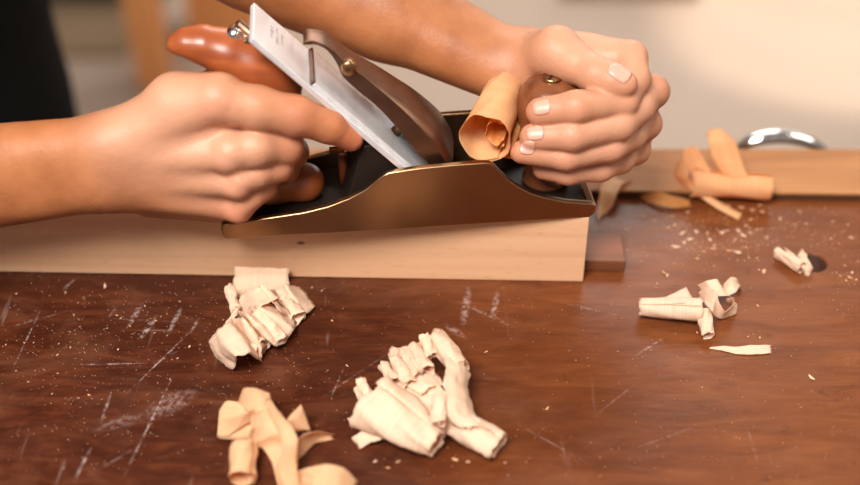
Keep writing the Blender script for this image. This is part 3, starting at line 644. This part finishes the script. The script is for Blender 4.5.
# S6 by the hole
s6=[scroll((776,252,4),(802,268,4.5),3.6,4.6,1.4,40,.3), rib([((784,247,5),(786,250,5)),((794,254,7),(794,260,6)),((802,262,7),(800,268,5))],5,6),
    rib([((800,252,9),(806,256,9)),((800,260,8),(810,262,7)),((802,268,5),(813,270,2)),((806,273,1),(809,275,1))],5,10,1,.0012,.002), rib([((798,256,6),(803,250,9)),((803,262,6),(806,254,8))],4,5,0,.0008,.002)]
shaving('wood_shaving',s6,'small rolled shaving lying over the round dog hole')
# S7 large curl on the rear strip
s7=[scroll((692,183,13),(771,188,13),10,9,1.2,120,.2,1,26,.0002,.0006),
    rib([((707,132,44),(724,131,44)),((708,142,42),(736,142,40)),((712,158,32),(742,160,30)),((720,172,22),(748,176,22)),((730,184,14),(758,186,16))],6,14,3,.0003),
    rib([((684,148,30),(696,146,32)),((688,162,24),(704,160,26)),((692,176,18),(712,174,20)),((698,190,10),(722,186,14)),((708,196,6),(736,194,8))],6,14,-2,.0003),
    rib([((684,150,30),(690,147,30)),((678,162,22),(690,164,24)),((674,174,14),(688,178,16)),((682,184,8),(694,186,10)),((698,196,6),(706,194,8)),((716,208,3),(722,203,4)),((738,220,1),(742,214,1.5))],6,10,1,.0002)]
shaving('wood_shaving',s7,'big orange-tinted curl on the rear strip with a narrow tail hanging forward','shave_m')
s9=[rib([((598,222,1),(606,214,1)),((598,205,6),(612,206,5)),((600,190,14),(618,192,11)),((604,178,14),(622,184,10)),((612,176,8),(632,180,7.5))],6,12,2,.0004,.001)]
shaving('wood_shaving',s9,'pale curled shaving just behind the toe of the plane, under the fingers','shave_w')
s9=[rib([((640,196,2),(648,203,1)),((658,192,7.5),(662,206,3)),((674,196,7),(676,208,2)),((690,200,2),(692,206,1))],5,8,2,.0004,.002)]
shaving('wood_shaving',s9,'flat orange scrap of shaving at the foot of the rear strip','shave_o')
# S8 shaving rolled in the mouth of the plane
q=LOC(J(484,138,7)); q2=LOC(J(506,84,54))
s8=[scroll(W(q[0],6,q[2]),W(q2[0],54,q2[2]),16.5,10,1.15,250,.1,1.1,30,.0006,.0014,world=True),
    scroll(W(q[0]+7,6.5,q[2]+2),W(q2[0]+4,53,q2[2]-1),7.5,5,.75,60,.35,1.2,22,.0005,.0016,world=True),
    scroll(W(q[0]+15,7,q[2]-11),W(q2[0]+9,53,q2[2]-8),6,5,.9,120,.3,1.1,22,.0004,.001,world=True)]
shaving('wood_shaving',s8,'amber rolled shaving curling out of the plane mouth behind the fingers','shave_m',idx=[0,1,1],extra='shave_o')

# ------------------------------------------------------------------ flakes
def flake_mesh(seed):
    r=random.Random(seed); n=7; out=[]
    for k in range(n):
        a=2*math.pi*k/n+r.uniform(-.25,.25); out.append((math.cos(a)*r.uniform(.6,1.),math.sin(a)*r.uniform(.3,.6)))
    v=[(x,y,.18+.35*x*x-.1*y) for x,y in out]+[(x,y,.0+.35*x*x-.1*y+.02) for x,y in out]
    f=[tuple(range(n)),tuple(range(2*n-1,n-1,-1))]+[((i+1)%n,i,i+n,(i+1)%n+n) for i in range(n)]
    me=mesh(v,f); me.materials.append(M['shave' if seed%3 else 'shave_w']); return me
FM=[flake_mesh(i) for i in range(8)]
def flake(u,v,s,label,group,name='wood_flake'):
    o=bpy.data.objects.new(name,random.choice(FM)); COL.objects.link(o); p=PZ(u,v,0); o.location=(p[0],p[1],.0002); o.rotation_euler=(0,0,random.uniform(0,6.28)); s*=.00068/2*.92
    o.scale=(s*random.uniform(.8,1.3),s*random.uniform(.5,1),s*random.uniform(.4,.8)); return tag(o,label,'wood flake',group)
back=[(643,217,8),(636,216,5),(655,221,6),(627,230,6),(668,228,8),(674,226,9),(682,234,11),(690,240,10),(676,247,9),(684,243,7),(696,232,7),(707,233,5),(710,240,7),(722,233,8),(727,231,6),(738,231,8),(743,236,9),(750,233,7),(714,246,6),(704,252,5),(713,249,9),(729,251,6),(738,253,9),(697,259,4),(746,248,5),(757,258,5),(735,240,5),(750,220,7),(746,226,6),(757,230,5),(762,212,6),(688,213,6),(683,223,4),(672,217,5),(800,212,5),(795,225,4),(780,219,7),(806,224,5),(728,207,7),(741,208,7),(752,210,6),(760,205,5),(717,204,6)]
for u,v,s in back: flake(u,v,s,'tiny tan wood flake in the cluster in front of the rear strip','wood flakes near the rear strip')
for u,v,s in [(832,222,4),(848,225,4),(843,232,3),(851,238,5),(839,244,3),(845,266,5),(840,276,4),(850,278,6),(852,273,5),(856,280,4),(846,281,4),(858,262,3)]: flake(u,v,s,'tiny pale crumb right of the dog hole at the bench side','crumbs right of the dog hole')
for u,v,s in [(767,238,6),(764,272,8),(664,273,8),(657,284,4),(759,270,4),(749,258,4),(831,239,4),(667,276,6),(758,306,4),(760,338,4),(748,337,3),(697,333,4)]: flake(u,v,s,'small pale chip lying around the tubular shaving and dog hole','chips around the tubular shaving')
flake(811,378,8,'lone oval pale chip on the front right of the bench',None)
flake(547,409,5,'lone pale chip between the big crumpled shaving and the front right',None)
flake(105,287,9,'lone white chip just in front of the board, at left',None)
for k in range(34):
    u=random.uniform(5,230); v=random.uniform(292,400); flake(u,v,random.uniform(2.2,4.2),'pinhead-size white crumb on the scratched left part of the bench','crumbs on the left of the bench')
for u,v,s in [(347,366,5),(375,462,5),(398,462,5),(388,468,4),(455,460,6),(468,462,5),(505,463,4),(350,420,7),(486,352,5),(322,291,4),(312,288,5),(332,321,4)]: flake(u,v,s,'small pale crumb around the big crumpled shaving','crumbs around the big crumpled shaving')
# fine sawdust
dv=[];df=[]
def dust(u,v,s):
    p=PZ(u,v,0); n0=len(dv); a=random.uniform(0,6.28)
    for k in range(3): dv.append((p[0]+s*math.cos(a+2.1*k)*random.uniform(.5,1),p[1]+s*math.sin(a+2.1*k)*random.uniform(.5,1),.0001))
    dv.append((p[0],p[1],.0001+s*.7)); df.extend([(n0,n0+2,n0+1),(n0,n0+1,n0+3),(n0+1,n0+2,n0+3),(n0+2,n0,n0+3)])
for k in range(950): dust(random.gauss(110,110),random.gauss(335,50) if random.random()<.7 else random.uniform(285,470),random.uniform(.0002,.0006))
for k in range(650): dust(random.gauss(720,60),random.gauss(232,16),random.uniform(.0002,.0008))
for k in range(450): dust(random.uniform(240,860),random.uniform(285,480),random.uniform(.0002,.0005))
for k in range(120): dust(random.gauss(840,14),random.gauss(255,20),random.uniform(.0002,.0006))
sp_=PZ(600,230,0)[1]
keep=[]; dv2=[]
du=link('sawdust',mesh(dv,df),M['shave']); tag(du,'fine sawdust specks sprinkled over the dark bench top','sawdust',kind='stuff')
# drop the specks that would lie inside the board, the stop or on the strip
bm=bmesh.new(); bm.from_mesh(du.data); bm.verts.ensure_lookup_table(); kill=[]
for v_ in bm.verts:
    q=np.array(v_.co)-org; xb,yb_=q@bd,q@bn
    if (xb<.03 and -.001<yb_<.053) or v_.co.y>.05-.0233*v_.co.x or (v_.co.x-HOLE[0])**2+(v_.co.y-HOLE[1])**2<.0125**2 or v_.co.y<-.49: kill.append(v_)
kf=set(f_ for v_ in kill for f_ in v_.link_faces); kv=set(kill)
bmesh.ops.delete(bm,geom=list(kv),context='VERTS'); bmesh.ops.delete(bm,geom=[v_ for v_ in bm.verts if len(v_.link_faces)<2],context='VERTS'); bm.to_mesh(du.data); bm.free()

# ------------------------------------------------------------------ metal hoop behind the rear strip
pts=[]
for (u,v) in [(734,162),(738,152),(747,143),(760,138.5),(778,136.5),(796,138.5),(812,143.5),(824,151),(831,163)]: pts.append(PY(u,v,.122))
pp=cr(pts,6); v=[];f=[]; n=len(pp); T=np.gradient(pp,axis=0); T/=np.linalg.norm(T,axis=1)[:,None]; seg=14
for i in range(n):
    nn=np.cross(T[i],[0,1,0]); r=.0026+.0024*math.sin(math.pi*i/(n-1))
    for k in range(seg):
        a=2*math.pi*k/seg; v.append(pp[i]+nn*math.cos(a)*r+np.array([0,1,0])*math.sin(a)*r*1.3)
for i in range(n-1):
    for k in range(seg): f.append((i*seg+k,i*seg+(k+1)%seg,(i+1)*seg+(k+1)%seg,(i+1)*seg+k))
f.append(tuple(range(seg))[::-1]); f.append(tuple((n-1)*seg+k for k in range(seg)))
ho=link('metal_handle',fixn(mesh(v,f)),M['chrome']); recenter(ho,pts[0]); tag(ho,'shiny arched metal handle behind the rear strip of the bench','handle')

# ------------------------------------------------------------------ room behind
M['floor'],*_=wood('floor_concrete',[(.3,(.47,.355,.275)),(.7,(.55,.42,.33))],(1.5,1.5,1.5),.55,bump=.02)
M['wall']=simple('wall_plaster',(.62,.55,.48),.9)
fl_=link('floor',mesh([(-4,-3,-.9),(4,-3,-.9),(4,5.5,-.9),(-4,5.5,-.9)],[(0,1,2,3)]),M['floor'],None,False); fl_['kind']='structure'
wl_=link('wall_back',boxmesh(-4,4,5.5,5.6,-.9,2.2),M['wall'],None,False); wl_['kind']='structure'
gm,nt,p=mat('panel_glow'); p.inputs['Base Color'].default_value=(.8,.8,.8,1); p.inputs['Emission Color'].default_value=(1,.96,.92,1); p.inputs['Emission Strength'].default_value=1.6  # added glowing panel, out of view, whitens the blade's reflection
wn=link('blade_glow_panel',boxmesh(.9,3.6,5.47,5.498,-.35,1.5),gm,None,False); wn['kind']='structure'
wf=link('glow_panel_frame',merge(*[boxmesh(*q) for q in ((.82,3.68,5.45,5.499,-.43,-.35),(.82,3.68,5.45,5.499,1.5,1.58),(.82,.9,5.45,5.499,-.35,1.5),(3.6,3.68,5.45,5.499,-.35,1.5),(2.2,2.28,5.45,5.468,-.35,1.5))]),M['darkwood'],wn,False)
tr_=empty('wooden_trestle',(-.7,2.4,-.9),'blurred orange wooden trestle legs standing on the floor behind the bench','trestle')
def leg(u0,u1,v,w,lean=0):
    p=PZ((u0+u1)/2,v,-.9); q0=PZ(u0,v,-.9); q1=PZ(u1,v,-.9); hw=(q1[0]-q0[0])/2
    me=boxmesh(-hw,hw,-hw,hw,0,.85); 
    for x in me.vertices: x.co.x+=x.co.z*lean
    o=link('leg',me,M['orangewood'],None,False); o.location=p; o.parent=tr_; o.matrix_parent_inverse=tr_.matrix_basis.inverted(); return p
bpy.context.view_layer.update()
pA=leg(143,172,84,0,-.03); pB=leg(196,262,30,0)
o=link('beam',boxmesh(pA[0]-.1,pB[0]+.25,pB[1]-.03,pB[1]+.03,-.12,-.05),M['orangewood'],tr_,False)
pM=PZ(40,62,-.9); pM2=PZ(134,12,-.9)
mt_=link('floor_reflection_sheet',boxmesh(pM[0]-.5,pM2[0]+.03,pM[1]+.02,pM2[1]+.02,-.8995,-.885),simple('reflection_brown',(.30,.20,.115),.9),None,False); recenter(mt_,(pM[0],pM[1],-.9)); tag(mt_,'blurred brown reflection sheet added on the floor behind the black top','reflection sheet')  # added sheet, coloured as the brown reflection on the floor
pK=PZ(100,6,-.9)
bx=link('dark_crate',boxmesh(pK[0]-.8,pK[0]+.17,pK[1],pK[1]+.4,-.8845,-.55),simple('dark_crate',(.02,.018,.015),.8),None,False); recenter(bx,(pK[0],pK[1],-.8845)); bevel(bx,.01,2); tag(bx,'blurred dark crate at the top left behind the person','crate')
pK=PZ(560,-2,-.9); pK2=PZ(700,-2,-.9)
bx=link('timber_plank',boxmesh(pK[0],pK2[0],pK[1],pK[1]+.12,-.8998,-.84),simple('plank',(.30,.16,.09),.7),None,False); recenter(bx,(pK[0],pK[1],-.9)); bevel(bx,.004,1); tag(bx,'blurred brown timber plank on the floor at the top edge','plank')

# ------------------------------------------------------------------ light
def area(name,loc,tgt,size,power,col=(1,1,1),sy=None):
    l=bpy.data.lights.new(name,'AREA'); l.shape='RECTANGLE'; l.size=size; l.size_y=sy or size; l.energy=power; l.color=col
    o=bpy.data.objects.new(name,l); COL.objects.link(o); o.location=loc; o.rotation_euler=(Vector(tgt)-Vector(loc)).to_track_quat('-Z','Y').to_euler(); return o
area('window_light',(-.36,-.88,1.35),(0,.02,0),.6,36,(1,.95,.89))
area('side_fill_light',(1.6,.5,1.4),(0,.05,.1),.8,11,(1,.91,.80))  # added fill from the right
area('rear_floor_fill',(.3,2.8,1.9),(.3,2.8,-1),1.6,52,(1,.93,.87))  # added overhead fill to brighten the floor behind the bench
def bulb(loc,p,r=.03):
    l=bpy.data.lights.new('lamp_bulb','POINT'); l.energy=p; l.shadow_soft_size=r; l.color=(1,.72,.42); o=bpy.data.objects.new('lamp_bulb',l); COL.objects.link(o); o.location=loc
bulb((.5,-1.2,1.5),1.6); bulb((1.2,-.8,1.6),1.6)
sl_=bpy.data.lights.new('sun_patch','SPOT'); sl_.energy=520; sl_.spot_size=math.radians(16); sl_.spot_blend=.4; sl_.color=(1,.86,.68); so=bpy.data.objects.new('sun_patch',sl_); COL.objects.link(so); so.location=(3,3.5,2.2); tg_=PZ(885,5,-.9); so.rotation_euler=(Vector(tg_)-so.location).to_track_quat('-Z','Y').to_euler()
wd=bpy.data.worlds.new('world'); bpy.context.scene.world=wd; wd.use_nodes=True; nt=wd.node_tree; bg=nt.nodes['Background']
tc=N(nt,'ShaderNodeTexCoord'); sx=N(nt,'ShaderNodeSeparateXYZ'); nt.links.new(tc.outputs['Generated'],sx.inputs[0])
mr_=N(nt,'ShaderNodeMapRange'); mr_.inputs[1].default_value=-1; mr_.inputs[2].default_value=1; mr_.inputs[3].default_value=0; mr_.inputs[4].default_value=1; nt.links.new(sx.outputs['X'],mr_.inputs[0])
rp=ramp(nt,[(0,(.50,.46,.43)),(.5,(.52,.47,.43)),(1,(.80,.71,.62))]); nt.links.new(mr_.outputs[0],rp.inputs[0]); nt.links.new(rp.outputs[0],bg.inputs[0]); bg.inputs[1].default_value=.33

# ------------------------------------------------------------------ camera
cam=bpy.data.cameras.new('camera'); co=bpy.data.objects.new('camera',cam); COL.objects.link(co); co.location=C; co.rotation_euler=(math.pi/2-PIT,0,0)
cam.sensor_width=36; cam.lens=36*F/860; cam.clip_start=.02
cam.dof.use_dof=True; fp=W(110,5,30); cam.dof.focus_distance=float((fp-C)@FW); cam.dof.aperture_fstop=2.6
bpy.context.scene.camera=co
vs=bpy.context.scene.view_settings; vs.view_transform='Standard'; vs.look='None'; vs.exposure=0.35; vs.gamma=1; vs.use_curve_mapping=False
